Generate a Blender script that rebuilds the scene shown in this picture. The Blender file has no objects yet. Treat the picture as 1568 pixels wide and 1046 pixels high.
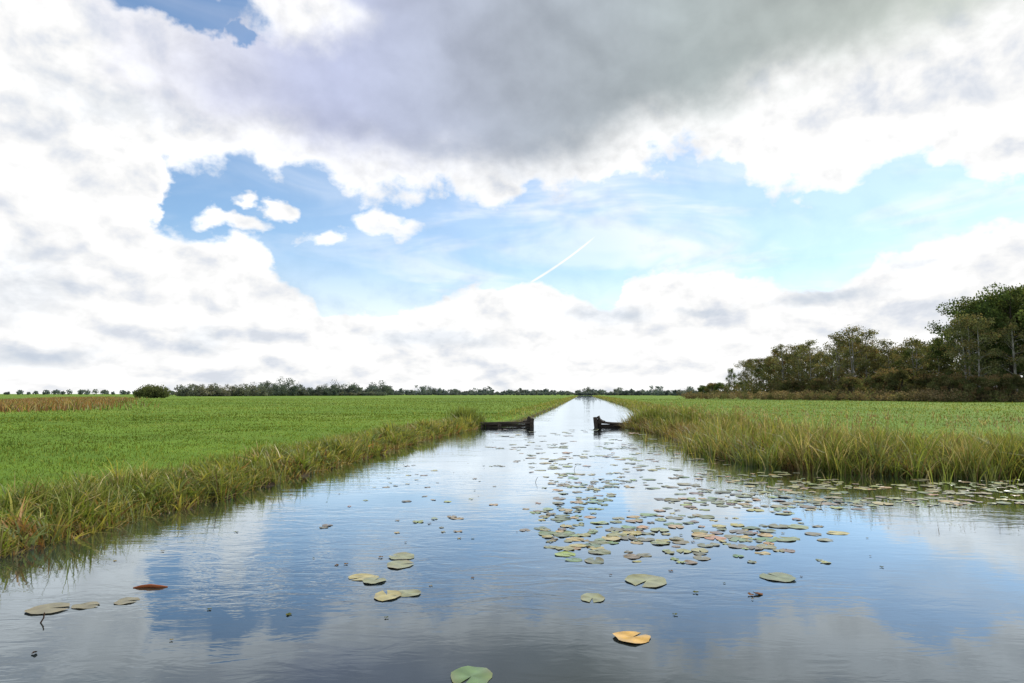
import bpy, math, random
import numpy as np
from mathutils import Vector
random.seed(3); rng=np.random.default_rng(7)
sc=bpy.context.scene
D=math.radians
sc.view_settings.view_transform='Standard'
try: sc.view_settings.look='None'
except Exception: pass
sc.view_settings.exposure=0

# ------------------------------------------------------------ camera
cd=bpy.data.cameras.new('camera'); cam=bpy.data.objects.new('camera',cd)
sc.collection.objects.link(cam); sc.camera=cam
cd.lens=24; cd.sensor_width=36; cd.clip_start=0.05; cd.clip_end=9000
PITCH=4.38
cam.location=(0,0,1.6); cam.rotation_euler=(D(90+PITCH),0,0)

# ------------------------------------------------------------ node helpers
def setin(nt,sock,v):
    if isinstance(v,bpy.types.NodeSocket): nt.links.new(v,sock)
    else: sock.default_value=v
class G:
    def __init__(s,nt): s.nt=nt
    def m(s,op,a,b=None,c=None,clamp=False):
        n=s.nt.nodes.new('ShaderNodeMath'); n.operation=op; n.use_clamp=clamp
        for i,v in enumerate((a,b,c)):
            if v is not None: setin(s.nt,n.inputs[i],v)
        return n.outputs[0]
    def v(s,op,a,b=None,c=None,scale=None):
        n=s.nt.nodes.new('ShaderNodeVectorMath'); n.operation=op
        for i,x in enumerate((a,b,c)):
            if x is not None: setin(s.nt,n.inputs[i],x)
        if scale is not None: setin(s.nt,n.inputs['Scale'],scale)
        return n.outputs['Value'] if op in('LENGTH','DOT_PRODUCT') else n.outputs[0]
    def mr(s,x,a,b,c=0.,d=1.,smooth=True):
        n=s.nt.nodes.new('ShaderNodeMapRange'); n.interpolation_type='SMOOTHSTEP' if smooth else 'LINEAR'
        setin(s.nt,n.inputs['Value'],x)
        for k,vv in zip(('From Min','From Max','To Min','To Max'),(a,b,c,d)): setin(s.nt,n.inputs[k],vv)
        return n.outputs[0]
    def noise(s,vec,scale,detail=4,rough=.5,dist=0.,color=False,dim='3D'):
        n=s.nt.nodes.new('ShaderNodeTexNoise'); n.noise_dimensions=dim
        s.nt.links.new(vec,n.inputs['Vector'])
        n.inputs['Scale'].default_value=scale; n.inputs['Detail'].default_value=detail
        n.inputs['Roughness'].default_value=rough; n.inputs['Distortion'].default_value=dist
        return n.outputs['Color'] if color else n.outputs['Fac']
    def mix(s,f,a,b):
        n=s.nt.nodes.new('ShaderNodeMix'); n.data_type='RGBA'
        setin(s.nt,n.inputs[0],f); setin(s.nt,n.inputs[6],a); setin(s.nt,n.inputs[7],b)
        return n.outputs[2]
    def ramp(s,f,stops):
        n=s.nt.nodes.new('ShaderNodeValToRGB'); cr=n.color_ramp
        while len(cr.elements)<len(stops): cr.elements.new(.5)
        for e,(p,c) in zip(cr.elements,stops): e.position=p; e.color=(*c,1)
        s.nt.links.new(f,n.inputs[0]); return n.outputs[0]
    def curve(s,f,pts):
        n=s.nt.nodes.new('ShaderNodeFloatCurve'); c=n.mapping.curves[0]
        pts=sorted(pts); c.points[0].location=pts[0]; c.points[1].location=pts[-1]
        for p in pts[1:-1]: c.points.new(*p)
        n.mapping.update(); s.nt.links.new(f,n.inputs['Value']); return n.outputs[0]

# ------------------------------------------------------------ sun + sky
SUN_AZ,SUN_EL=48,38
sd_=Vector((math.sin(D(SUN_AZ))*math.cos(D(SUN_EL)),math.cos(D(SUN_AZ))*math.cos(D(SUN_EL)),math.sin(D(SUN_EL))))
sl=bpy.data.lights.new('sun','SUN'); sl.energy=4.7; sl.angle=D(0.8); sl.color=(1,.95,.86)
so=bpy.data.objects.new('sun',sl); sc.collection.objects.link(so); so.rotation_euler=sd_.to_track_quat('Z','Y').to_euler()

def bearing(px,py):   # measured bearing / elevation (degrees) of a cloud feature
    X=(px-784)/1045; zc=(523-py)/1045; s,c=math.sin(D(PITCH)),math.cos(D(PITCH))
    y=c-zc*s; z=s+zc*c
    return math.degrees(math.atan2(X,y)), math.degrees(math.atan2(z,math.hypot(X,y)))
world=bpy.data.worlds.new('World'); sc.world=world; world.use_nodes=True
nt=world.node_tree; nt.nodes.clear(); g=G(nt)
tc=nt.nodes.new('ShaderNodeTexCoord').outputs['Generated']
sep=nt.nodes.new('ShaderNodeSeparateXYZ'); nt.links.new(tc,sep.inputs[0])
az=g.m('MULTIPLY',g.m('ARCTAN2',sep.outputs[0],sep.outputs[1]),57.2958)
el=g.m('MULTIPLY',g.m('ARCSINE',sep.outputs[2]),57.2958)
cmb=nt.nodes.new('ShaderNodeCombineXYZ'); nt.links.new(az,cmb.inputs[0]); nt.links.new(el,cmb.inputs[1]); P=cmb.outputs[0]
elp=g.m('MAXIMUM',el,0)
elw=g.m('ADD',elp,g.m('MULTIPLY',g.m('LOGARITHM',g.m('ADD',elp,4.),math.e),7.))
cm2=nt.nodes.new('ShaderNodeCombineXYZ'); nt.links.new(az,cm2.inputs[0]); nt.links.new(elw,cm2.inputs[1]); Q=cm2.outputs[0]
lowf=g.mr(el,0,18,.35,1.0)
W=g.v('SCALE',g.v('SUBTRACT',g.noise(Q,.17,5,.56,color=True,dim='2D'),(.5,.5,.5)),scale=g.m('MULTIPLY',lowf,5.5))
PW=g.v('ADD',P,g.v('MULTIPLY',W,(1,.8,0)))
sw=nt.nodes.new('ShaderNodeSeparateXYZ'); nt.links.new(PW,sw.inputs[0]); azw,elw2=sw.outputs[0],sw.outputs[1]
AZN=g.mr(azw,-45,45,0,1,False)
def edgecurve(pts):
    L=[]
    for px,py in pts:
        a,e=bearing(px,py); L.append(((a+45)/90,max(0,e)/40))
    return g.m('MULTIPLY',g.curve(AZN,L),40.)
def q_(vec,px,py,rx,ry):
    a0,e0=bearing(px,py)
    ra=abs(bearing(px+rx,py)[0]-bearing(px-rx,py)[0])/2; re=abs(bearing(px,py-ry)[1]-bearing(px,py+ry)[1])/2
    return g.v('LENGTH',g.v('MULTIPLY_ADD',vec,(1/ra,1/re,0),(-a0/ra,-e0/re,0)))
def blobs(lst,vec,inner=.35,outer=1.35):
    acc=None
    for (px,py,rx,ry,w) in lst:
        b=g.mr(q_(vec,px,py,rx,ry),outer,inner,0.,w); acc=b if acc is None else g.m('MAXIMUM',acc,b)
    return acc
LB=edgecurve([(-90,470),(120,440),(215,400),(262,285),(300,258),(400,262),(480,280),(560,300),(640,306),(710,306),(785,322),(835,292),(915,302),(965,270),(1060,254),(1110,266),(1180,302),(1250,296),(1335,270),(1390,250),(1440,282),(1490,292),(1568,268),(1660,250)])
UB=edgecurve([(-90,300),(180,310),(250,345),(330,356),(400,378),(430,412),(470,440),(520,476),(580,470),(630,458),(700,440),(760,431),(850,440),(930,456),(965,424),(1000,411),(1090,402),(1160,425),(1230,438),(1300,420),(1350,385),(1450,358),(1568,330),(1660,320)])
DB=edgecurve([(-90,-40),(60,-20),(150,120),(230,195),(300,222),(400,236),(560,280),(700,290),(800,300),(900,268),(1000,234),(1100,208),(1200,170),(1300,135),(1400,100),(1500,70),(1600,45),(1660,30)])
f1=g.noise(Q,.22,8,.56,.12,dim='2D')
f2=g.noise(g.v('ADD',Q,(.5,1.6,0)),.22,4,.5,.12,dim='2D')
f3=g.noise(Q,.07,2,.5,0,dim='2D')
cU=g.m('MULTIPLY',g.m('SUBTRACT',elw2,LB),.27); cL=g.m('MULTIPLY',g.m('SUBTRACT',UB,elw2),.42)
cov=g.m('MINIMUM',g.m('MAXIMUM',cU,cL),1.)
small=[(490,370,54,20),(605,347,66,28),(425,312,30,16),(348,336,46,16),(372,299,32,12)]
for s in small: cov=g.m('MAXIMUM',cov,g.mr(q_(PW,*s),1.7,.0,-.6,.65,False))
for h in [(285,8,95,24),(350,45,26,12)]: cov=g.m('MINIMUM',cov,g.mr(q_(PW,*h),.2,2.6,-.55,1.0,False))
gen=g.m('MAXIMUM',g.mr(g.m('ABSOLUTE',az),42,52),g.mr(el,34,42))
covg=g.m('MULTIPLY',g.m('SUBTRACT',f3,.47),3.)
mixg=nt.nodes.new('ShaderNodeMix'); nt.links.new(gen,mixg.inputs[0]); nt.links.new(cov,mixg.inputs[2]); nt.links.new(covg,mixg.inputs[3]); cov=mixg.outputs[0]
dens=g.m('ADD',cov,g.m('MULTIPLY',g.m('SUBTRACT',f1,.5),1.6))
mask=g.mr(dens,-.16,.38)
vn=g.noise(g.v('MULTIPLY',Q,(.45,1.2,1)),.15,4,.6,.4,dim='2D')
veil=g.m('ADD',g.mr(az,-30,8,.04,.26),g.m('MULTIPLY',g.mr(vn,.40,.72,.0,.45),g.mr(az,-28,8,.3,1.)))
veil=g.m('MULTIPLY',veil,g.mr(q_(P,870,388,110,70),.4,1.3,.75,1.))
veil=g.m('MAXIMUM',veil,g.mr(el,15,1,0.,.9))
a0,e0=bearing(803,438); a1,e1=bearing(936,340); L=math.hypot(a1-a0,e1-e0); ux,uy=(a1-a0)/L,(e1-e0)/L
rel=g.v('SUBTRACT',P,(a0,e0,0)); t=g.v('DOT_PRODUCT',rel,(ux,uy,0)); s_=g.v('DOT_PRODUCT',rel,(-uy,ux,0))
bow=g.m('MULTIPLY',g.m('MULTIPLY',t,g.m('SUBTRACT',L,t)),.012)
cs=g.m('ABSOLUTE',g.m('ADD',s_,bow))
ct=g.m('MULTIPLY',g.mr(cs,.18,.02,0,.9),g.m('MULTIPLY',g.mr(t,0,1.0,.2,1.),g.m('MULTIPLY',g.mr(t,-.3,0),g.mr(t,L,L-3.0))))
alpha=g.m('MAXIMUM',g.m('MAXIMUM',mask,veil),ct)
# cloud shading
relief=g.m('SUBTRACT',f2,f1)
dk=g.m('MULTIPLY',g.mr(g.m('SUBTRACT',elw2,DB),-.8,5.0),g.mr(azw,-34,-18,.25,1.))
dk=g.m('MULTIPLY',dk,g.mr(q_(PW,455,15,110,50),.4,1.5,.1,1.))
dk=g.m('MULTIPLY',dk,g.m('SUBTRACT',1.,gen))
dark2=[(665,522,95,16,.75),(930,482,70,18,.6),(1270,455,85,13,.6),(1080,478,50,7,.5),(312,518,36,22,.5),(10,430,110,60,.35),(40,545,140,18,.45),(1385,405,45,14,.45),(610,352,50,12,.4),(190,165,170,35,.3)]
dk2=g.m('MULTIPLY',blobs(dark2,PW,.2,1.4),g.mr(f1,.35,.6,.55,1.))
edge=g.mr(dens,.2,1.3,1.08,.98)
lum=g.m('ADD',g.m('ADD',edge,g.m('MULTIPLY',relief,.72)),g.m('MULTIPLY',g.m('SUBTRACT',f3,.5),-.25))
lum=g.m('MINIMUM',g.m('MAXIMUM',lum,.77),1.15)
wcol=g.v('MULTIPLY',g.mix(g.mr(lum,.77,.98),(.91,.96,1.05,1),(1.,1.,1.,1)),g.v('SCALE',(1,1,1),scale=lum))
gcol=g.ramp(g.mr(az,-34,34,0,1,False),[(0,(.68,.70,.86)),(.28,(.50,.545,.74)),(.5,(.43,.48,.565)),(.72,(.42,.48,.49)),(1,(.55,.60,.55))])
gcol=g.v('SCALE',gcol,scale=g.m('ADD',g.mr(f3,.3,.7,.9,1.1),g.m('MULTIPLY',relief,.28)))
ccol=g.mix(g.m('MULTIPLY',dk,.97),wcol,gcol)
ccol=g.mix(dk2,ccol,(.47,.56,.68,1))
sky=nt.nodes.new('ShaderNodeTexSky'); sky.sky_type='NISHITA'; sky.sun_disc=False
sky.sun_elevation=D(SUN_EL); sky.sun_rotation=D(SUN_AZ); sky.air_density=1.0; sky.dust_density=.3; sky.ozone_density=1.5
skc=g.v('MULTIPLY',sky.outputs[0],(.82,1.0,1.10))
b1=nt.nodes.new('ShaderNodeBackground'); b1.inputs[1].default_value=.14; nt.links.new(skc,b1.inputs[0])
b2=nt.nodes.new('ShaderNodeBackground'); b2.inputs[1].default_value=1.0; nt.links.new(ccol,b2.inputs[0])
ms=nt.nodes.new('ShaderNodeMixShader'); nt.links.new(alpha,ms.inputs[0]); nt.links.new(b1.outputs[0],ms.inputs[1]); nt.links.new(b2.outputs[0],ms.inputs[2])
wo=nt.nodes.new('ShaderNodeOutputWorld'); nt.links.new(ms.outputs[0],wo.inputs[0])

# ------------------------------------------------------------ materials
def newmat(name):
    m=bpy.data.materials.new(name); m.use_nodes=True; n=m.node_tree; n.nodes.clear()
    out=n.nodes.new('ShaderNodeOutputMaterial'); return m,n,out,G(n)
def pbsdf(n,col,rough=.6,spec=.5,**k):
    p=n.nodes.new('ShaderNodeBsdfPrincipled'); setin(n,p.inputs['Base Color'],col); setin(n,p.inputs['Roughness'],rough)
    p.inputs['Specular IOR Level'].default_value=spec
    for kk,v in k.items(): setin(n,p.inputs[kk],v)
    return p
def leafmat(name,trans=.35,rough=.55,spec=.3):
    m,n,out,g=newmat(name)
    at=n.nodes.new('ShaderNodeAttribute'); at.attribute_name='tint'
    c=at.outputs['Color']
    if spec>0: p=pbsdf(n,c,rough,spec)
    else:
        p=n.nodes.new('ShaderNodeBsdfDiffuse'); n.links.new(c,p.inputs[0])
    if trans>0:
        t=n.nodes.new('ShaderNodeBsdfTranslucent'); n.links.new(g.v('MULTIPLY',c,(1.25,1.2,.7)),t.inputs[0])
        mx=n.nodes.new('ShaderNodeMixShader'); mx.inputs[0].default_value=trans
        n.links.new(p.outputs[0],mx.inputs[1]); n.links.new(t.outputs[0],mx.inputs[2]); n.links.new(mx.outputs[0],out.inputs[0])
    else: n.links.new(p.outputs[0],out.inputs[0])
    return m
M_blade=leafmat('grass_blade_mat',.38,.5,.3); M_mead=leafmat('meadow_blade_mat',.3,.5,0); M_leaf=leafmat('leaf_mat',.35,.6,0); M_pad=leafmat('lily_pad_mat',0,.3,.6); M_dry=leafmat('dead_leaf_mat',0,.7,0)

def barkmat(name,c1,c2):
    m,n,out,g=newmat(name); co=n.nodes.new('ShaderNodeTexCoord').outputs['Object']
    f=g.noise(g.v('MULTIPLY',co,(6,6,1.5)),1.5,4,.6); col=g.ramp(f,[(.35,c1),(.65,c2)])
    p=pbsdf(n,col,.85,.2); b=n.nodes.new('ShaderNodeBump'); b.inputs['Distance'].default_value=.03; n.links.new(f,b.inputs['Height']); n.links.new(b.outputs[0],p.inputs['Normal'])
    n.links.new(p.outputs[0],out.inputs[0]); return m
M_bark=barkmat('dark_bark',(.03,.024,.018),(.09,.075,.06)); M_birch=barkmat('birch_bark',(.10,.09,.08),(.42,.40,.36))

# ground
M_ground,n,out,g=newmat('meadow_ground')
geo=n.nodes.new('ShaderNodeNewGeometry'); pos=geo.outputs['Position']; sp=n.nodes.new('ShaderNodeSeparateXYZ'); n.links.new(pos,sp.inputs[0])
fa=g.noise(g.v('MULTIPLY',pos,(.6,1,1)),.05,5,.6,.4); fb=g.noise(pos,1.3,5,.65); fc=g.noise(pos,.3,3,.6)
base=g.ramp(fa,[(.33,(.080,.145,.018)),(.5,(.122,.208,.022)),(.68,(.178,.235,.035))])
base=g.mix(g.mr(fb,.42,.7,0,.5),base,(.062,.115,.016,1))
base=g.mix(g.mr(fc,.52,.75,0,.4),base,(.20,.225,.05,1))
mud=g.ramp(fb,[(.35,(.022,.016,.010)),(.65,(.07,.055,.03))])
base=g.mix(g.mr(sp.outputs[2],.04,.24),mud,base)
p=pbsdf(n,base,.95,.1); b=n.nodes.new('ShaderNodeBump'); b.inputs['Distance'].default_value=.12; b.inputs['Strength'].default_value=.7
n.links.new(g.noise(pos,5,4,.7),b.inputs['Height']); n.links.new(b.outputs[0],p.inputs['Normal']); n.links.new(p.outputs[0],out.inputs[0])
# water
M_water,n,out,g=newmat('canal_water')
pos=n.nodes.new('ShaderNodeNewGeometry').outputs['Position']
breeze=g.mr(g.noise(g.v('MULTIPLY',pos,(.35,.8,1)),.45,3,.5,.6,dim='2D'),.36,.64,.22,1.)
r1=g.noise(g.v('MULTIPLY',pos,(1.8,4.4,1)),1.,3,.55,.5,dim='2D'); r2=g.noise(g.v('MULTIPLY',pos,(7,17,1)),1.,2,.5,.4,dim='2D')
hh=g.m('ADD',g.m('MULTIPLY',r1,.0044),g.m('MULTIPLY',r2,.0011))
b=n.nodes.new('ShaderNodeBump'); b.inputs['Distance'].default_value=1.; n.links.new(breeze,b.inputs['Strength']); n.links.new(hh,b.inputs['Height'])
body=g.mix(g.mr(g.noise(pos,.4,2,.5),.35,.65),(.014,.022,.026,1),(.030,.032,.024,1))
df=n.nodes.new('ShaderNodeBsdfDiffuse'); n.links.new(body,df.inputs[0])
gl=n.nodes.new('ShaderNodeBsdfGlossy'); gl.inputs[0].default_value=(.82,.92,1,1); gl.inputs[1].default_value=.01; n.links.new(b.outputs[0],gl.inputs['Normal'])
fr=n.nodes.new('ShaderNodeFresnel'); fr.inputs[0].default_value=1.7; n.links.new(b.outputs[0],fr.inputs['Normal'])
frc=g.mr(fr.outputs[0],.12,.55,.055,.95,False)
mx=n.nodes.new('ShaderNodeMixShader'); n.links.new(frc,mx.inputs[0]); n.links.new(df.outputs[0],mx.inputs[1]); n.links.new(gl.outputs[0],mx.inputs[2]); n.links.new(mx.outputs[0],out.inputs[0])
# wood
M_wood,n,out,g=newmat('weathered_wood')
co=n.nodes.new('ShaderNodeTexCoord').outputs['Object']
f=g.noise(g.v('MULTIPLY',co,(2,14,14)),1.2,5,.65); col=g.ramp(f,[(.3,(.025,.020,.015)),(.6,(.09,.072,.055)),(.8,(.17,.15,.12))])
p=pbsdf(n,col,.8,.2); b=n.nodes.new('ShaderNodeBump'); b.inputs['Distance'].default_value=.02; n.links.new(f,b.inputs['Height']); n.links.new(b.outputs[0],p.inputs['Normal']); n.links.new(p.outputs[0],out.inputs[0])

# ------------------------------------------------------------ mesh helpers
def mkmesh(name,V,F,tint=None,mats=(),matidx=None,smooth=False):
    me=bpy.data.meshes.new(name); V=np.asarray(V,np.float32); F=np.asarray(F,np.int32)
    me.vertices.add(len(V)); me.vertices.foreach_set('co',V.ravel())
    k=F.shape[1]; me.loops.add(F.size); me.loops.foreach_set('vertex_index',F.ravel())
    me.polygons.add(len(F)); me.polygons.foreach_set('loop_start',np.arange(0,F.size,k,dtype=np.int32))
    try: me.polygons.foreach_set('loop_total',np.full(len(F),k,np.int32))
    except Exception: pass
    if matidx is not None: me.polygons.foreach_set('material_index',np.asarray(matidx,np.int32))
    if smooth: me.polygons.foreach_set('use_smooth',np.ones(len(F),bool))
    me.update(calc_edges=True)
    if tint is not None:
        a=me.attributes.new('tint','FLOAT_COLOR','POINT'); c=np.ones((len(V),4),np.float32); c[:,:3]=tint; a.data.foreach_set('color',c.ravel())
    for m in mats: me.materials.append(m)
    return me
def addobj(name,me,loc=(0,0,0),rot=0,scale=1):
    o=bpy.data.objects.new(name,me); sc.collection.objects.link(o); o.location=loc; o.rotation_euler=(0,0,rot)
    o.scale=(scale,)*3 if np.isscalar(scale) else scale; return o

# water outline
POLY=np.array([(-6.5,-80),(-5.7,0),(-5.15,6.7),(-4.95,8.1),(-4.63,10.2),(-4.35,12.5),(-4.05,15),(-3.6,19),(-3.2,23.5),(-2.4,28),(-1.7,32.3),(-1.3,33.6),(-.4,35),(.5,39),(4.6,76),(15.9,186),(38.2,400),(59,600),
 (69,600),(47.2,400),(25.2,186),(14.6,88),(9.3,48),(7.4,38),(6.0,34.5),(5.5,33),(6.1,28),(6.0,23),(5.3,19.2),(5.5,16.5),(6.1,14.8),(7.4,13.8),(10,13.35),(14,13.2),(25,13.6),(80,15),(80,3),(9,2),(7.5,-10),(7.5,-80)],float)
def sdf(x,y):
    x=np.asarray(x,float); y=np.asarray(y,float); best=np.full(x.shape,1e9); ins=np.zeros(x.shape,bool)
    for i in range(len(POLY)):
        a=POLY[i]; b=POLY[(i+1)%len(POLY)]; d=b-a; L2=(d**2).sum()
        t=np.clip(((x-a[0])*d[0]+(y-a[1])*d[1])/L2,0,1)
        best=np.minimum(best,(x-a[0]-t*d[0])**2+(y-a[1]-t*d[1])**2)
        c=(a[1]>y)!=(b[1]>y); xi=a[0]+(y-a[1])*(d[0])/(d[1] if abs(d[1])>1e-9 else 1e-9); ins^=c&(x<xi)
    return np.sqrt(best)*np.where(ins,-1,1)
def wob(x,y): return .20*np.sin(x*2.3+1.3*np.sin(y*1.7))*np.sin(y*1.9+.7*np.sin(x*1.1))+.12*np.sin(y*4.3+x*3.1)
def hgt(x,y,sd=None):
    if sd is None: sd=sdf(x,y)
    near=np.exp(-np.hypot(x,y)/60)
    s=sd+wob(x,y)*near
    z=np.interp(s,[-3,-.5,0,.25,.8,3],[-1.2,-.4,0,.17,.30,.34])
    und=(.035*np.sin(x*.7+y*.31)*np.sin(y*.53-x*.2)+.02*np.sin(x*1.9+2)*np.sin(y*1.6))*np.clip((sd-1)/3,0,1)*np.exp(-np.hypot(x,y)/80)
    return z+und
offs=np.concatenate([-9-np.geomspace(.15,3800,75)[::-1],np.arange(-9,12,.15),12+np.geomspace(.15,3800,85)])
ys=np.concatenate([-3-np.geomspace(.2,1500,35)[::-1],np.arange(-3,20,.14),np.arange(20,50,.28),np.geomspace(50,4500,130)])
xc=np.where(ys>33,.104*(ys-33),0); xc=np.where(ys>600,.104*567,xc)
X=offs[None,:]+xc[:,None]; Y=np.repeat(ys[:,None],len(offs),1)
Z=hgt(X.ravel(),Y.ravel())
nr,nc=X.shape; idx=np.arange(nr*nc).reshape(nr,nc)
F=np.stack([idx[:-1,:-1],idx[:-1,1:],idx[1:,1:],idx[1:,:-1]],-1).reshape(-1,4)
addobj('ground',mkmesh('ground',np.stack([X.ravel(),Y.ravel(),Z],1),F,mats=[M_ground],smooth=True))
addobj('water',mkmesh('water',[(-30,-80,0),(90,-80,0),(90,610,0),(-30,610,0)],[(0,1,2,3)],mats=[M_water]))

# ------------------------------------------------------------ blades
def blades(pos,h,w,lean,yaw,bend,cb,ct,segs=3):
    n=len(pos); ts=np.linspace(0,1,segs+1); V=np.zeros((n,(segs+1)*2,3)); C=np.zeros((n,(segs+1)*2,3))
    dirx,diry=np.cos(yaw),np.sin(yaw); fa=rng.uniform(0,np.pi,n); sx,sy=np.cos(fa),np.sin(fa)
    for i,t in enumerate(ts):
        hor=h*(lean*t+bend*t**2.4); zz=h*(t-.35*np.clip(bend,0,2)*t**3)
        ww=w*.5*(1-t)**.6 if i<segs else w*.05
        cx=pos[:,0]+dirx*hor; cy=pos[:,1]+diry*hor; cz=pos[:,2]+zz
        V[:,2*i]=np.stack([cx-sx*ww,cy-sy*ww,cz],1); V[:,2*i+1]=np.stack([cx+sx*ww,cy+sy*ww,cz],1)
        c=cb*(1-t)+ct*t; C[:,2*i]=c; C[:,2*i+1]=c
    k=(segs+1)*2; base=(np.arange(n)*k)[:,None,None]
    q=np.array([[2*i,2*i+1,2*i+3,2*i+2] for i in range(segs)])[None]
    return V.reshape(-1,3),(base+q).reshape(-1,4),C.reshape(-1,3)
PALB=dict(green=(.083,.155,.024),lime=(.185,.26,.042),yellow=(.40,.37,.08),straw=(.50,.41,.21),brown=(.17,.10,.05),dark=(.04,.075,.018),rust=(.34,.16,.06),sage=(.16,.22,.09))
def pick(n,names,p):
    A=np.array([PALB[k] for k in names]); i=rng.choice(len(names),n,p=np.array(p)/sum(p)); return A[i]*rng.uniform(.7,1.3,(n,1))
def clump(x,y,f=1.): return .5+.5*np.sin(x*2.1*f+1.7*np.sin(y*1.3*f))*np.sin(y*2.7*f+1.3*np.sin(x*1.9*f))
def edge_pts(p0,p1,n,depth,start=-.1,power=1.6):
    seg=POLY[p0:p1+1]; d=np.diff(seg,axis=0); L=np.hypot(d[:,0],d[:,1]); cum=np.r_[0,np.cumsum(L)]
    s=rng.uniform(0,cum[-1],n); i=np.clip(np.searchsorted(cum,s)-1,0,len(L)-1); t=(s-cum[i])/L[i]
    base=seg[i]+d[i]*t[:,None]; nrm=np.stack([-d[i,1],d[i,0]],1)/L[i][:,None]
    off=start+rng.uniform(0,1,n)**power*depth
    q=base+nrm*off[:,None]; return q[:,0],q[:,1]
def finish(name,x,y,h,w,c,lean,yaw,bend,segs,tipmix,smin,basebrown=.25,mat=None):
    sd=sdf(x,y)+wob(x,y)*.8*np.exp(-np.hypot(x,y)/60); k=sd>smin; x,y,h,w,c,lean,yaw,bend,sd=[a[k] for a in (x,y,h,w,c,lean,yaw,bend,sd)]; n=len(x)
    z=np.maximum(hgt(x,y),-.05)-.02
    if mat is not None:
        lf=np.sin(x*.23+np.sin(y*.11)*2)*np.sin(y*.17+np.sin(x*.09)*2); lf2=np.sin(x*.9+1.5*np.sin(y*.5))*np.sin(y*.6+x*.2)
        c=c*(1+.22*lf+.12*lf2)[:,None]*np.stack([1+.10*lf,np.ones(n),np.ones(n)],1)
    tip=c*(1-tipmix)+np.array(PALB['yellow'])*tipmix*rng.uniform(.3,1.3,(n,1)); cb=c*(1-basebrown)*.8+np.array(PALB['brown'])*basebrown*.8
    V,F,C=blades(np.stack([x,y,z],1),h,w,lean,yaw,bend,cb,tip,segs)
    return addobj(name,mkmesh(name,V,F,C,[mat or M_blade]))
def mkplants(name,x,y,h,w,names,p,lean=.25,bend=.5,segs=3,tipmix=.35,smin=-.15,mat=None):
    n=len(x); c=pick(n,names,p)
    return finish(name,x,y,h,w,c,rng.normal(0,lean,n),rng.uniform(0,6.28,n),np.abs(rng.normal(0,bend,n)),segs,tipmix,smin,mat=mat)
def tussocks(name,cx,cy,H,nb,r,w,names,p,smin=-.15,segs=3,tipmix=.35,bend=.55,lean=.25,bb=.3):
    m=len(cx); N=m*nb; tc=pick(m,names,p); i=np.repeat(np.arange(m),nb); a=rng.uniform(0,6.28,N); rr=np.abs(rng.normal(0,1,N))*r
    x=cx[i]+np.cos(a)*rr; y=cy[i]+np.sin(a)*rr; h=H[i]*rng.uniform(.35,1.1,N); ww=w[i]*rng.uniform(.6,1.3,N)
    c=tc[i]*rng.uniform(.65,1.3,(N,1)); sw=rng.uniform(0,1,N)<.15; c[sw]=pick(int(sw.sum()),['straw','yellow','brown'],[.4,.35,.25])
    return finish(name,x,y,h,ww,c,lean*(.3+rr/r*.6),a+rng.normal(0,.5,N),np.abs(rng.normal(0,bend,N))+.06,segs,tipmix,smin,bb)
def dd(x,y): return np.hypot(x,y)
NM=['green','lime','sage','yellow','straw','brown','dark']
# left bank
m=1150; x,y=edge_pts(1,10,m,1.3,-.1,1.2); ins=sdf(x,y); H=(.12+.54*clump(x,y,.8)**1.4*rng.uniform(.4,1.2,m))*np.interp(ins,[0,.6,1.4],[1,.85,.4])
tussocks('bank_grass',x,y,H,22,.08,.015*np.clip(dd(x,y)/8,.85,3),NM,[.30,.34,.2,.07,.03,.02,.04],bb=.2)
n=13000; x,y=edge_pts(1,10,n,1.5,-.12,1.2); h=(.08+.2*rng.uniform(0,1,n)); w=.009*np.clip(dd(x,y)/7,.8,3)
mkplants('bank_grass',x,y,h,w,NM,[.35,.35,.1,.1,.04,.03,.03])
n=7000; x,y=edge_pts(1,10,n,.35,-.18,1.); h=.06+.18*rng.uniform(0,1,n); w=.016*np.clip(dd(x,y)/7,.8,3)
mkplants('bank_undergrowth',x,y,h,w,['brown','rust','straw','dark'],[.4,.25,.2,.15],.6,.8,smin=-.2)
m=420; x,y=edge_pts(2,10,m,.7,-.12,1.); tussocks('marsh_plants',x,y,.2+.24*rng.uniform(0,1,m),12,.06,.04*np.clip(dd(x,y)/12,.8,2),['lime','green','yellow','sage','rust'],[.42,.23,.13,.12,.10],bend=.9,lean=.5,bb=.15)
m=110; x,y=edge_pts(1,10,m,.5,-.3,1.); tussocks('emergent_reeds',x,y,.4+.35*rng.uniform(0,1,m),7,.05,.012*np.clip(dd(x,y)/8,.8,2),['lime','sage','yellow'],[.5,.3,.2],smin=-.5,bend=.15,lean=.12)
# far canal edges
n=13000; x,y=edge_pts(12,16,n,2.2,-.2,1.3); w=.03*np.clip(dd(x,y)/40,1,6); h=.12+.22*clump(x,y,.3)*rng.uniform(.3,1,n); k=rng.uniform(0,1,n)<1.2*60/dd(x,y)
mkplants('canal_edge_grass',x[k],y[k],h[k],w[k],['green','lime','yellow','straw'],[.35,.3,.2,.15],segs=2)
n=18000; x,y=edge_pts(19,24,n,3.0,-.2,1.2); w=.03*np.clip(dd(x,y)/40,1,6); h=.2+.4*clump(x,y,.3)*rng.uniform(.3,1,n); k=rng.uniform(0,1,n)<1.2*60/dd(x,y)
mkplants('canal_edge_grass',x[k],y[k],h[k],w[k],['green','lime','yellow','straw','brown'],[.35,.25,.2,.12,.08],segs=2)
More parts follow.
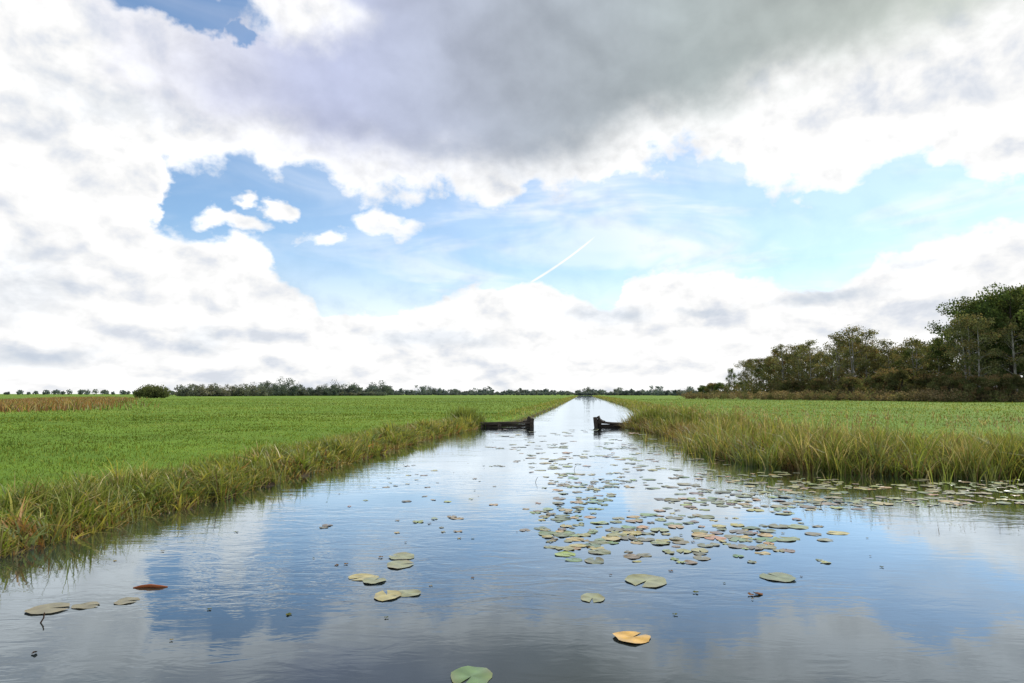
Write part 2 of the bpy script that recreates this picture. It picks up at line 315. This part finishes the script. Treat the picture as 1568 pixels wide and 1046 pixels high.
# right reed bed
RP=[.34,.22,.14,.07,.08,.10,.05]
m=620; x,y=edge_pts(24,31,m,3.4,-.3,1.1); H=.22+.66*clump(x,y,.7)**1.2*rng.uniform(.5,1.15,m); tussocks('reed_bed',x,y,H,20,.14,.024*np.clip(dd(x,y)/18,.8,2),NM,RP,smin=-.4,bend=.32,lean=.2)
m=800; x,y=edge_pts(29,33,m,4.4,-.5,1.1); k=x<27; x,y=x[k],y[k]; m=len(x); H=(.22+.82*clump(x,y,.8)**1.2*rng.uniform(.5,1.15,m))*np.interp(sdf(x,y),[0,1.5,4],[1.1,1,.6]); tussocks('reed_bed',x,y,H,20,.13,np.full(m,.021),NM,RP,smin=-.5,bend=.38,lean=.24)
m=280; x,y=edge_pts(28,33,m,1.0,-.6,1.); k=x<27; x,y=x[k],y[k]; m=len(x); tussocks('sedge_clumps',x,y,.4+.65*rng.uniform(0,1,m),13,.09,np.full(m,.026),['lime','sage','green','straw'],[.42,.25,.23,.1],smin=-.8,bend=.4,lean=.24,bb=.15)
m=100; x,y=edge_pts(27,33,m,1.9,-1.6,1.); k=x<20; x,y=x[k],y[k]; m=len(x); tussocks('emergent_reeds',x,y,.3+.4*rng.uniform(0,1,m),6,.06,np.full(m,.018),['lime','sage','yellow'],[.5,.3,.2],smin=-1.8,bend=.15,lean=.15)
n=12000; x,y=edge_pts(25,33,n,.9,-.35,1.); k=x<27; x,y=x[k],y[k]; n=len(x); h=.12+.38*rng.uniform(0,1,n); w=np.full(n,.02)
mkplants('reed_litter',x,y,h,w,['brown','rust','straw','dark'],[.5,.18,.12,.20],.6,.8,smin=-.4)
n=420; x,y=edge_pts(25,33,n,3.5,-.1,1.); k=x<27; x,y=x[k],y[k]; n=len(x); h=.6+.35*rng.uniform(0,1,n)
mkplants('reed_stems',x,y,h,np.full(n,.010),['straw','brown'],[.6,.4],.08,.12,3,0.,-.3)
n2=n*6; i=np.repeat(np.arange(n),6); xx=x[i]+rng.normal(0,.03,n2); yy=y[i]+rng.normal(0,.03,n2)
zz=h[i]-.12+rng.uniform(0,.14,n2)+.22
V,F,C=blades(np.stack([xx,yy,zz],1),rng.uniform(.05,.11,n2),np.full(n2,.014),rng.normal(0,.3,n2),rng.uniform(0,6.28,n2),np.abs(rng.normal(0,.6,n2)),pick(n2,['brown','straw'],[.7,.3]),pick(n2,['brown','straw'],[.6,.4]),2)
addobj('reed_plumes',mkmesh('reed_plumes',V,F,C,[M_blade]))
for (cx,cy,r,n) in ((-2.1,33.1,.8,700),(6.6,31.8,.9,900),(7.2,29,1.0,900)):
    x=cx+rng.normal(0,r*.5,n); y=cy+rng.normal(0,r*.5,n); mkplants('reed_clump',x,y,.4+.5*rng.uniform(0,1,n),np.full(n,.035),['green','lime','dark'],[.6,.25,.15],smin=-.3)
# meadow grass
def field(n,dmin,dmax,hmul,wmul,side):
    d=dmin*(dmax/dmin)**rng.uniform(0,1,n); a=rng.uniform(-43,8,n) if side<0 else rng.uniform(4,46,n)
    x=d*np.sin(np.radians(a)); y=d*np.cos(np.radians(a)); sd=sdf(x,y); k=sd>.5; x,y,d=x[k],y[k],d[k]; n=len(x)
    c=clump(x,y,.5)*clump(x+3,y,1.7); h=(.05+.10*c*rng.uniform(.3,1,n))*hmul*np.clip(d/30,1,1.8); w=.011*np.clip(d/8,1,22)*wmul; return x,y,h,w
x,y,h,w=field(90000,6,45,1,1,-1); mkplants('meadow_grass',x,y,h,w,['green','lime','yellow'],[.50,.46,.04],.4,.5,1,.12,.4,M_mead)
x,y,h,w=field(36000,45,200,1,.7,-1); mkplants('meadow_grass',x,y,h,w,['green','lime','yellow'],[.50,.46,.04],.4,.5,1,.12,.4,M_mead)
x,y,h,w=field(24000,14,45,1,1,1); mkplants('meadow_grass',x,y,h,w,['green','lime','yellow','straw'],[.42,.42,.10,.06],.4,.5,1,.2,.4,M_mead)
x,y,h,w=field(24000,45,180,1.1,.7,1); mkplants('meadow_grass',x,y,h,w,['green','lime','yellow','straw'],[.38,.42,.12,.08],.4,.5,1,.2,.4,M_mead)
n=24000; t=rng.uniform(0,1,n)**1.3; x=-34-75*t+rng.normal(0,2.5,n)-rng.uniform(0,14,n); y=50+140*t+rng.normal(0,3,n)
mkplants('rusty_reed_strip',x,y,.35+.5*clump(x,y,.25)*rng.uniform(.4,1,n),np.full(n,.08),['rust','straw','brown','yellow','green'],[.42,.12,.28,.05,.13],.3,.4,2,.08)

# ------------------------------------------------------------ leaves / trees
def leafquads(c,s,aspect=.6):
    n=len(c); a=rng.normal(size=(n,3)); a/=np.linalg.norm(a,axis=1)[:,None]; b=rng.normal(size=(n,3)); b-=a*(a*b).sum(1)[:,None]; b/=np.linalg.norm(b,axis=1)[:,None]
    a*=s[:,None]*.5; b*=s[:,None]*.5*aspect
    V=np.stack([c-a,c-b,c+a,c+b],1).reshape(-1,3); F=np.arange(4*n).reshape(n,4); return V,F
def tube(p,r,k=6):
    p=np.array(p,float); m=len(p); ang=np.linspace(0,2*np.pi,k,endpoint=False); V=[]
    for i in range(m):
        d=p[min(i+1,m-1)]-p[max(i-1,0)]; d/=np.linalg.norm(d)+1e-9
        u=np.cross(d,(0.31,.95,.1)); u/=np.linalg.norm(u)+1e-9; v=np.cross(d,u)
        V.append(p[i]+r[i]*(np.cos(ang)[:,None]*u+np.sin(ang)[:,None]*v))
    V=np.concatenate(V); F=[]
    for i in range(m-1):
        for j in range(k): F.append((i*k+j,i*k+(j+1)%k,(i+1)*k+(j+1)%k,(i+1)*k+j))
    return V,np.array(F)
def treemesh(name,H,R,cb,nl,per,leaf,cols,bark,trunk=.2,clr=.09,shape='oval',stems=1):
    Vs=[];Fs=[];off=0;cent=[]
    def addt(p,r):
        nonlocal off
        V,F=tube(p,r); Vs.append(V);Fs.append(F+off);off+=len(V)
    for st in range(stems):
        ang=rng.uniform(0,6.28); sp=0 if stems==1 else R*.25
        tp=[np.array([math.cos(ang)*sp*t+.02*H*math.sin(3*t+st)*t,math.sin(ang)*sp*t+.02*H*math.cos(2.3*t+st)*t,H*.93*t-.3*(t==0)]) for t in np.linspace(0,1,9)]
        addt(tp,[trunk*(1-t)**.8+.02 for t in np.linspace(0,1,9)])
        for i in range(nl//stems):
            t=cb+(1-cb)*((i+rng.uniform(0,1))/(nl//stems))*.97; fi=t*8*.999; k=int(min(fi,7)); o=tp[k]+(tp[k+1]-tp[k])*(fi-k) if t<1 else tp[-1]
            u=(t-cb)/(1-cb)
            prof=math.sin(math.pi*min(1,(.22+.78*u)))**.65 if shape=='oval' else (1-u)**.7*.9+.12
            L=R*prof*rng.uniform(.6,1.1); a=i*2.4+rng.uniform(-.5,.5); up=rng.uniform(.25,.8)
            d=np.array([math.cos(a),math.sin(a),up]); 
            pts=[o+d*L*s+np.array([0,0,.12*L*s*s]) for s in np.linspace(0,1,4)]
            rr=trunk*.38*(1-t*.6); addt(pts,[rr*(1-s*.85) for s in np.linspace(0,1,4)])
            cent+= [(pts[3],clr*H*rng.uniform(.7,1.25)),(pts[2],clr*H*rng.uniform(.6,1.1))]
            for j in range(2):
                a2=a+rng.uniform(-1.1,1.1); e=pts[2]+np.array([math.cos(a2),math.sin(a2),rng.uniform(-.1,.9)])*L*.45
                addt([pts[1+j],(pts[1+j]+e)/2+.03*L,e],[rr*.4,rr*.3,rr*.1]); cent.append((e,clr*H*rng.uniform(.55,1.)))
        cent.append((tp[-1],clr*H*.8))
    nb=sum(len(f) for f in Fs)
    C=[];S=[];T=[]
    for (c,r) in cent:
        m=int(per*rng.uniform(.6,1.3)); q=rng.normal(size=(m,3)); q/=np.linalg.norm(q,axis=1)[:,None]; q*=(rng.uniform(0,1,m)**.45)[:,None]*r*np.array([1.15,1.15,.8])
        C.append(c+q); S.append(leaf*rng.uniform(.6,1.4,m)); base=np.array(cols[rng.integers(len(cols))])*rng.uniform(.6,1.35)
        T.append(base*rng.uniform(.75,1.25,(m,1)))
    C=np.concatenate(C);S=np.concatenate(S);T=np.concatenate(T)
    V,F=leafquads(C,S); barkV=np.concatenate(Vs); barkF=np.concatenate(Fs)
    allV=np.concatenate([barkV,V]); allF=np.concatenate([barkF,F+len(barkV)])
    tint=np.concatenate([np.full((len(barkV),3),.05),np.repeat(T,4,0)])
    return mkmesh(name,allV,allF,tint,[bark,M_leaf],np.r_[np.zeros(nb),np.ones(len(F))])
GR=[(.080,.118,.042),(.065,.098,.035),(.10,.135,.047),(.12,.135,.05)]
AU=[(.15,.14,.062),(.20,.14,.075),(.115,.135,.057),(.17,.16,.08),(.105,.12,.05)]
BI=[(.17,.18,.085),(.21,.17,.08),(.14,.155,.07)]
alder=[treemesh('alder',10,3.2,.12,26,80,.22,GR,M_bark,.22,.088,'oval',s) for s in (1,2,1)]
autumn=[treemesh('autumn_alder',10,3.0,.10,26,75,.22,AU,M_bark,.16,.088,'oval',s) for s in (1,2,2,1)]
birch=[treemesh('birch',10,2.2,.22,24,34,.20,BI,M_birch,.11,.075,'oval',s) for s in (1,2,2)]
willow=[treemesh('willow_bush',4,2.9,.05,22,110,.22,c,M_bark,.12,.2,'oval',3) for c in (GR,AU)]
def put(kind,lst,x,y,H,base=10.,wx=1.):
    s=H/base; o=addobj(kind,lst[rng.integers(len(lst))],(x,y,.30),rng.uniform(0,6.28),(s*wx,s*wx,s)); return o
def U(px): return (px-784)/1045
def at(px,d): return U(px)*d,d
for px,d,H in ((1484,124,18.),(1508,118,18.8),(1530,124,18.8),(1552,116,20),(1584,120,20.8),(1615,118,20),(1655,124,21),(1510,134,19.5),(1540,138,21),(1576,136,22),(1700,125,20)):
    put('alder_tree',alder,*at(px,d),H,10,.9)
put('birch_tree',birch,*at(1480,113),15.); put('birch_tree',birch,*at(1498,110),14.); put('birch_tree',birch,*at(1555,110),13)
for px,d,H in ((1462,148,12.5),(1440,150,13),(1418,156,13.4),(1392,150,12.4),(1368,158,13.6),(1345,152,13),(1318,160,14),(1296,158,13.8),(1272,170,14),(1250,168,13),(1228,176,14),(1206,184,14.2),(1186,190,13),(1430,165,14.4),(1405,168,13.9),(1380,170,14.2),(1355,172,13.8),(1330,172,15.4),(1305,176,14.8),(1262,182,14.4),(1240,190,14.4),(1215,198,14.8),(1168,215,13),(1150,225,12.5),(1178,212,14),(1195,205,14.5)):
    k=rng.uniform()<.62; put('autumn_alder_tree' if k else 'alder_tree',autumn if k else alder,*at(px,d),H*rng.uniform(.80,1.08),10,.88)
for px,d,H in ((1306,148,16.4),(1284,152,15),(1326,150,16),(1402,145,13.6),(1362,147,13.5),(1240,165,14.8),(1224,170,13.8),(1140,222,12.5),(1158,218,13),(1200,180,14.8),(1436,146,13.8)):
    put('birch_tree',birch,*at(px,d),H,10,1.0)
put('alder_tree',alder,*at(1120,240),10.4,10,.5)
for px,d,H in ((1075,330,4.5),(1090,310,5.5),(1104,290,5),(1135,250,5.)): put('willow_bush',willow,*at(px,d),H,4,.8)
for px,d,H in ((1375,124,5.2),(1350,128,4.2),(1300,132,4),(1420,122,4.2),(1455,112,4),(1500,106,3.6),(1250,150,4),(1210,165,4),(1545,106,3.8)): put('willow_bush',[willow[1]],*at(px,d),H,4,.9)
def mass(name,line,n,depth,hfun,leaf,cols,clumps,zb=.3,wide=1.2,sub=1):
    line=np.array(line,float); m=len(line)-1
    t=rng.uniform(0,m,clumps); i=t.astype(int); f=(t-i)[:,None]; c=line[i]*(1-f)+line[i+1]*f; dv=line[i+1]-line[i]; dv/=np.linalg.norm(dv,axis=1)[:,None]
    c=c+np.stack([-dv[:,1],dv[:,0]],1)*rng.uniform(-depth/2,depth/2,clumps)[:,None]
    H=hfun(c[:,0],c[:,1],clumps); base_z=np.full(clumps,zb)
    T0=np.array(cols)[rng.integers(len(cols),size=clumps)]*rng.uniform(.8,1.2,(clumps,1))
    if sub>1:   # every tree is a handful of uneven foliage clumps round one grounded core
        H0=np.repeat(H,sub); first=np.tile(np.arange(sub)==0,clumps); c=np.repeat(c,sub,0)+rng.normal(0,.24,(clumps*sub,2))*(H0*~first)[:,None]; fz=rng.uniform(0,.95,clumps*sub)
        H=np.where(first,.72*H0,H0*rng.uniform(.28,.5,clumps*sub)); base_z=np.where(first,zb,zb+np.maximum(0,fz*H0-H*.9)); T0=np.repeat(T0,sub,0)*rng.uniform(.85,1.15,(clumps*sub,1)); clumps*=sub
    per=n//clumps
    q=rng.normal(size=(clumps,per,3)); q/=np.linalg.norm(q,axis=2)[...,None]; q*=(rng.uniform(0,1,(clumps,per))**.45)[...,None]
    R=H*.5
    pts=np.stack([c[:,0,None]+q[...,0]*R[:,None]*wide,c[:,1,None]+q[...,1]*R[:,None]*wide,base_z[:,None]+R[:,None]+q[...,2]*R[:,None]],-1).reshape(-1,3)
    pts[:,2]=np.maximum(pts[:,2],.1)
    T=np.repeat(T0,per,0)*rng.uniform(.8,1.2,(clumps*per,1))
    V,F=leafquads(pts,leaf*rng.uniform(.6,1.4,len(pts)),.75); return addobj(name,mkmesh(name,V,F,np.repeat(T,4,0),[M_leaf]))
UB=[(.17,.13,.08),(.21,.155,.09),(.14,.13,.07),(.25,.20,.12),(.12,.13,.06)]
mass('bramble_thicket',[(44,170),(62,130),(72,104),(110,98)],42000,9,lambda x,y,n:rng.uniform(1.0,2.4,n),.24,UB,520)
mass('wood_undergrowth',[(72,205),(78,170),(80,140),(84,122),(125,116)],52000,20,lambda x,y,n:rng.uniform(2.5,6.5,n),.38,[(.10,.10,.05),(.085,.10,.045),(.13,.10,.06)],420)
mass('round_bush',[(-111,202),(-103,203)],9000,3,lambda x,y,n:rng.uniform(2.4,4.4,n),.35,[(.12,.14,.06),(.10,.12,.05)],16)
HAZE_TINT=[(.13,.165,.17),(.11,.14,.15),(.15,.175,.175)]  # far foliage colours: aerial haze put in as a pale bluish tint
def dl(p0,p1,d0,d1): return [at(p0,d0),at(p1,d1)]
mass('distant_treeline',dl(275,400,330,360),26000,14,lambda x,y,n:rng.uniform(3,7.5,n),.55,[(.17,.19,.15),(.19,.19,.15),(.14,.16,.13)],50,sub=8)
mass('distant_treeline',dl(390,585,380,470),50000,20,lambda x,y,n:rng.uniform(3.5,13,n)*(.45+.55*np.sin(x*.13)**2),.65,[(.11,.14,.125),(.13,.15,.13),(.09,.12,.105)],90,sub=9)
mass('distant_treeline',dl(560,700,620,760),30000,30,lambda x,y,n:rng.uniform(4,13,n)*(.4+.6*np.sin(x*.09)**2),.9,HAZE_TINT,64,sub=8)
mass('distant_treeline',dl(690,950,800,900),38000,60,lambda x,y,n:rng.uniform(4,12.,n)*(.4+.6*np.sin(x*.07+1)**2),1.1,HAZE_TINT,104,sub=7)
mass('distant_treeline',dl(950,1090,560,420),30000,30,lambda x,y,n:rng.uniform(2.5,10,n)*(.35+.65*np.sin(x*.14)**2),.75,HAZE_TINT,60,sub=8)
mass('distant_hedgerow',dl(560,1090,640,520),20000,10,lambda x,y,n:rng.uniform(1.4,3.0,n),.9,HAZE_TINT,300)
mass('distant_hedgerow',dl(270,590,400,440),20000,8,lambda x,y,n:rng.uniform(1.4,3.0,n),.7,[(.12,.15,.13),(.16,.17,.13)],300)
mass('distant_treeline',[(-1400,900),(-300,1000),(300,1000),(900,700),(1400,300)],60000,80,lambda x,y,n:rng.uniform(3,8,n),2.2,HAZE_TINT,900)
mass('distant_treeline',[(-900,300),(-330,420)],30000,30,lambda x,y,n:rng.uniform(1.2,4,n),1.2,HAZE_TINT,260)

# ------------------------------------------------------------ weir
import bmesh
def weir(name,parts):
    e=bpy.data.objects.new(name,None); sc.collection.objects.link(e)
    for (nm,c,dim,rot) in parts:
        bm=bmesh.new(); bmesh.ops.create_cube(bm,size=1)
        for v in bm.verts: v.co=Vector((v.co.x*dim[0],v.co.y*dim[1],v.co.z*dim[2]))
        bmesh.ops.subdivide_edges(bm,edges=bm.edges[:],cuts=3,use_grid_fill=True)
        j=.028 if ('post' in nm or 'block' in nm or 'stub' in nm) else .014
        for v in bm.verts: v.co+=Vector((random.uniform(-1,1),random.uniform(-1,1),random.uniform(-1,1)))*j
        me=bpy.data.meshes.new(nm); bm.to_mesh(me); bm.free(); me.materials.append(M_wood)
        o=bpy.data.objects.new(nm,me); sc.collection.objects.link(o); o.location=c; o.rotation_euler=rot; o.parent=e
        bv=o.modifiers.new('b','BEVEL'); bv.width=.008; bv.segments=1
parts=[('top_beam',(-.35,33.0,.20),(2.7,.28,.10),(0,D(-.6),0)),('plank_upper',(-.3,33.08,.07),(2.65,.08,.12),(0,0,0)),('plank_lower',(-.3,33.09,-.12),(2.65,.08,.22),(0,0,0)),
 ('end_post',(.95,32.96,.02),(.16,.20,.80),(0,D(4),0)),('end_post_back',(.76,33.35,.0),(.2,.2,.68),(0,D(-5),0)),('cap_block',(.74,33.05,.285),(.40,.30,.09),(0,D(-7),0)),('stub',(.80,32.9,.40),(.13,.14,.20),(D(8),D(18),0)),
 ('mid_post',(-.6,32.80,-.04),(.14,.14,.40),(0,D(3),0)),('left_post',(-1.5,32.80,-.02),(.16,.16,.50),(0,D(-4),0))]
weir('wooden_weir',parts)
parts=[('end_post',(4.02,32.9,.05),(.15,.2,.85),(0,D(-5),0)),('end_post_back',(4.2,33.25,.02),(.18,.2,.70),(0,D(6),0)),('top_beam',(4.80,33.0,.19),(1.4,.26,.10),(0,D(4),0)),('plank_upper',(4.85,33.08,.06),(1.4,.08,.12),(0,0,0)),('plank_lower',(4.85,33.09,-.12),(1.4,.08,.22),(0,0,0)),('cap_block',(4.27,33.0,.285),(.34,.3,.10),(0,D(12),0)),('stub',(4.16,32.86,.42),(.11,.12,.20),(D(-6),D(-22),0))]
weir('wooden_weir',parts)

# ------------------------------------------------------------ lily pads
def pads(name,lst,mat=None,dip=.010):
    Vs=[];Fs=[];T=[];off=0; K=20
    for (x,y,r,col,curl) in lst:
        a0=rng.uniform(0,6.28); ph=rng.uniform(0,6.28,3); z0=.004+rng.uniform(0,.006)
        ang=a0+np.linspace(.16,2*np.pi-.16,K); st=rng.uniform(.85,1.15)
        rows=[]
        for j,f in enumerate((.0,.45,.85,1.0)):
            rr=r*f*(1+.05*np.sin(ang*3+ph[0])+.04*np.sin(ang*7+ph[1])); zz=z0+.0025*f*np.sin(ang*4+ph[2])+curl*r*(f**6)*np.clip(np.sin(ang-ph[2]),0,1)
            if r>.04: zz=zz-dip*np.clip(np.sin(ang*2+ph[0])-.35,0,1)*f**3
            rows.append(np.stack([x+rr*np.cos(ang)*st,y+rr*np.sin(ang)/st,zz],1))
        V=np.concatenate(rows); Vs.append(V)
        F=[(j*K+i,j*K+i+1,(j+1)*K+i+1,(j+1)*K+i) for j in range(3) for i in range(K-1)]
        Fs.append(np.array(F)+off); off+=len(V)
        spots=1+.3*np.sin(V[:,0]*37+ph[0])*np.sin(V[:,1]*41+ph[1]); c=np.array(col)[None]*spots[:,None]
        ed=np.concatenate([np.full(K,f) for f in (0,.1,.5,1.)])[:,None]; br=np.array([.19,.14,.05]); mixf=ed*rng.uniform(.1,.9)*np.clip(np.sin(np.tile(ang,4)*2+ph[1])+.3,0,1)[:,None]
        T.append(c*(1-mixf)+br*mixf)
    return addobj(name,mkmesh(name,np.concatenate(Vs),np.concatenate(Fs),np.concatenate(T),[mat or M_pad],smooth=True))
g1=(.13,.155,.06); g2=(.20,.205,.085); yl=(.32,.27,.085); og=(.50,.28,.03); mk=(.14,.125,.06)
hero=[(-.23,4.0,.135,(.10,.17,.05),.0),(.79,4.62,.12,og,.10),(1.15,5.98,.185,g2,.04),(2.32,6.1,.15,g1,.03),(.63,5.5,.11,g2,.04),(-.99,5.55,.12,yl,.05),(-.85,5.62,.11,g2,.05),(-1.30,6.1,.12,yl,.04),(-1.18,5.98,.10,g2,.03),(-1.05,6.55,.145,g2,.03),(-1.08,6.85,.13,g2,.04),(-3.45,5.22,.14,mk,.0),(-3.22,5.3,.09,mk,0),(-2.98,5.42,.09,mk,0)]
for h_ in hero: pads('lily_pad',[h_],dip=.005)
L=[]
def scatter(n,x0,x1,y0,y1,r0,r1,thin=1.,ov=.8):
    c=0; tries=0
    while c<n and tries<n*60:
        tries+=1
        x=rng.uniform(x0,x1); y=rng.uniform(y0,y1); 
        if clump(np.array(x),np.array(y),.9)<rng.uniform(.1,.75)*thin: continue
        if sdf(np.array([x]),np.array([y]))[0]>-.25: continue
        r=r0+(r1-r0)*rng.uniform()**1.3
        if any((x-a[0])**2+(y-a[1])**2<((r+a[2])*ov)**2 for a in L): continue
        col=[g1,g2,g2,yl,mk,yl][rng.integers(6)]; col=tuple(v*rng.uniform(.6,1.15) for v in col); L.append((x,y,r,col,rng.choice([0,.03,.08],p=[.6,.25,.15]))); c+=1
scatter(60,.4,3.0,6.6,8.0,.04,.13,.7,.62)
scatter(120,.3,3.8,7.4,9.8,.04,.13,1.,.7)
scatter(240,.6,6.0,9.5,14,.04,.13,1.2,.75)
scatter(200,3.0,10.5,9.8,13,.05,.14,1.2)
scatter(150,.0,5.6,14,22,.06,.15,1.2)
scatter(60,-1.0,5.2,20,31,.08,.2,1.2)
scatter(45,-2.4,0.6,7.5,16,.03,.08,1.2)
pads('lily_pad_patch',L,dip=.009)
L2=[]
for i in range(160):
    d=rng.uniform(5,26); a=math.radians(rng.uniform(-30,28)); x,y=d*math.sin(a),d*math.cos(a)
    if sdf(np.array([x]),np.array([y]))[0]<-.2: L2.append((x,y,rng.uniform(.008,.024),[(.12,.07,.03),(.2,.15,.05),(.08,.09,.03)][rng.integers(3)],.1))
L2+=[(1.97,5.6,.035,(.16,.08,.04),.4),(-2.95,4.35,.018,(.05,.03,.02),.6),(1.9,5.57,.025,(.18,.1,.05),.4)]
pads('floating_leaves',L2,M_dry)
def stick(name,pts,r,col):
    V,F=tube(pts,r,8); me=mkmesh(name,V,F,np.tile(col,(len(V),1)),[M_dry],smooth=True); return addobj(name,me)
stick('reed_rhizome',[(-3.13,5.78,0.0),(-3.07,5.79,.008),(-3.0,5.8,.012),(-2.92,5.79,.009),(-2.86,5.81,.0)],[.006,.013,.015,.013,.006],(.26,.085,.035))
stick('twig',[(-3.30,4.95,.06),(-3.29,4.93,.03),(-3.31,4.91,-.02)],[.004,.005,.005],(.05,.03,.02))
for (x,y,hh_) in ((.42,12.5,.10),(4.4,9.9,.08),(1.3,14.5,.10)):
    stick('twig',[(x,y,-.02),(x+.02,y,hh_*.6),(x+.05,y,hh_)],[.004,.004,.003],(.05,.035,.025))
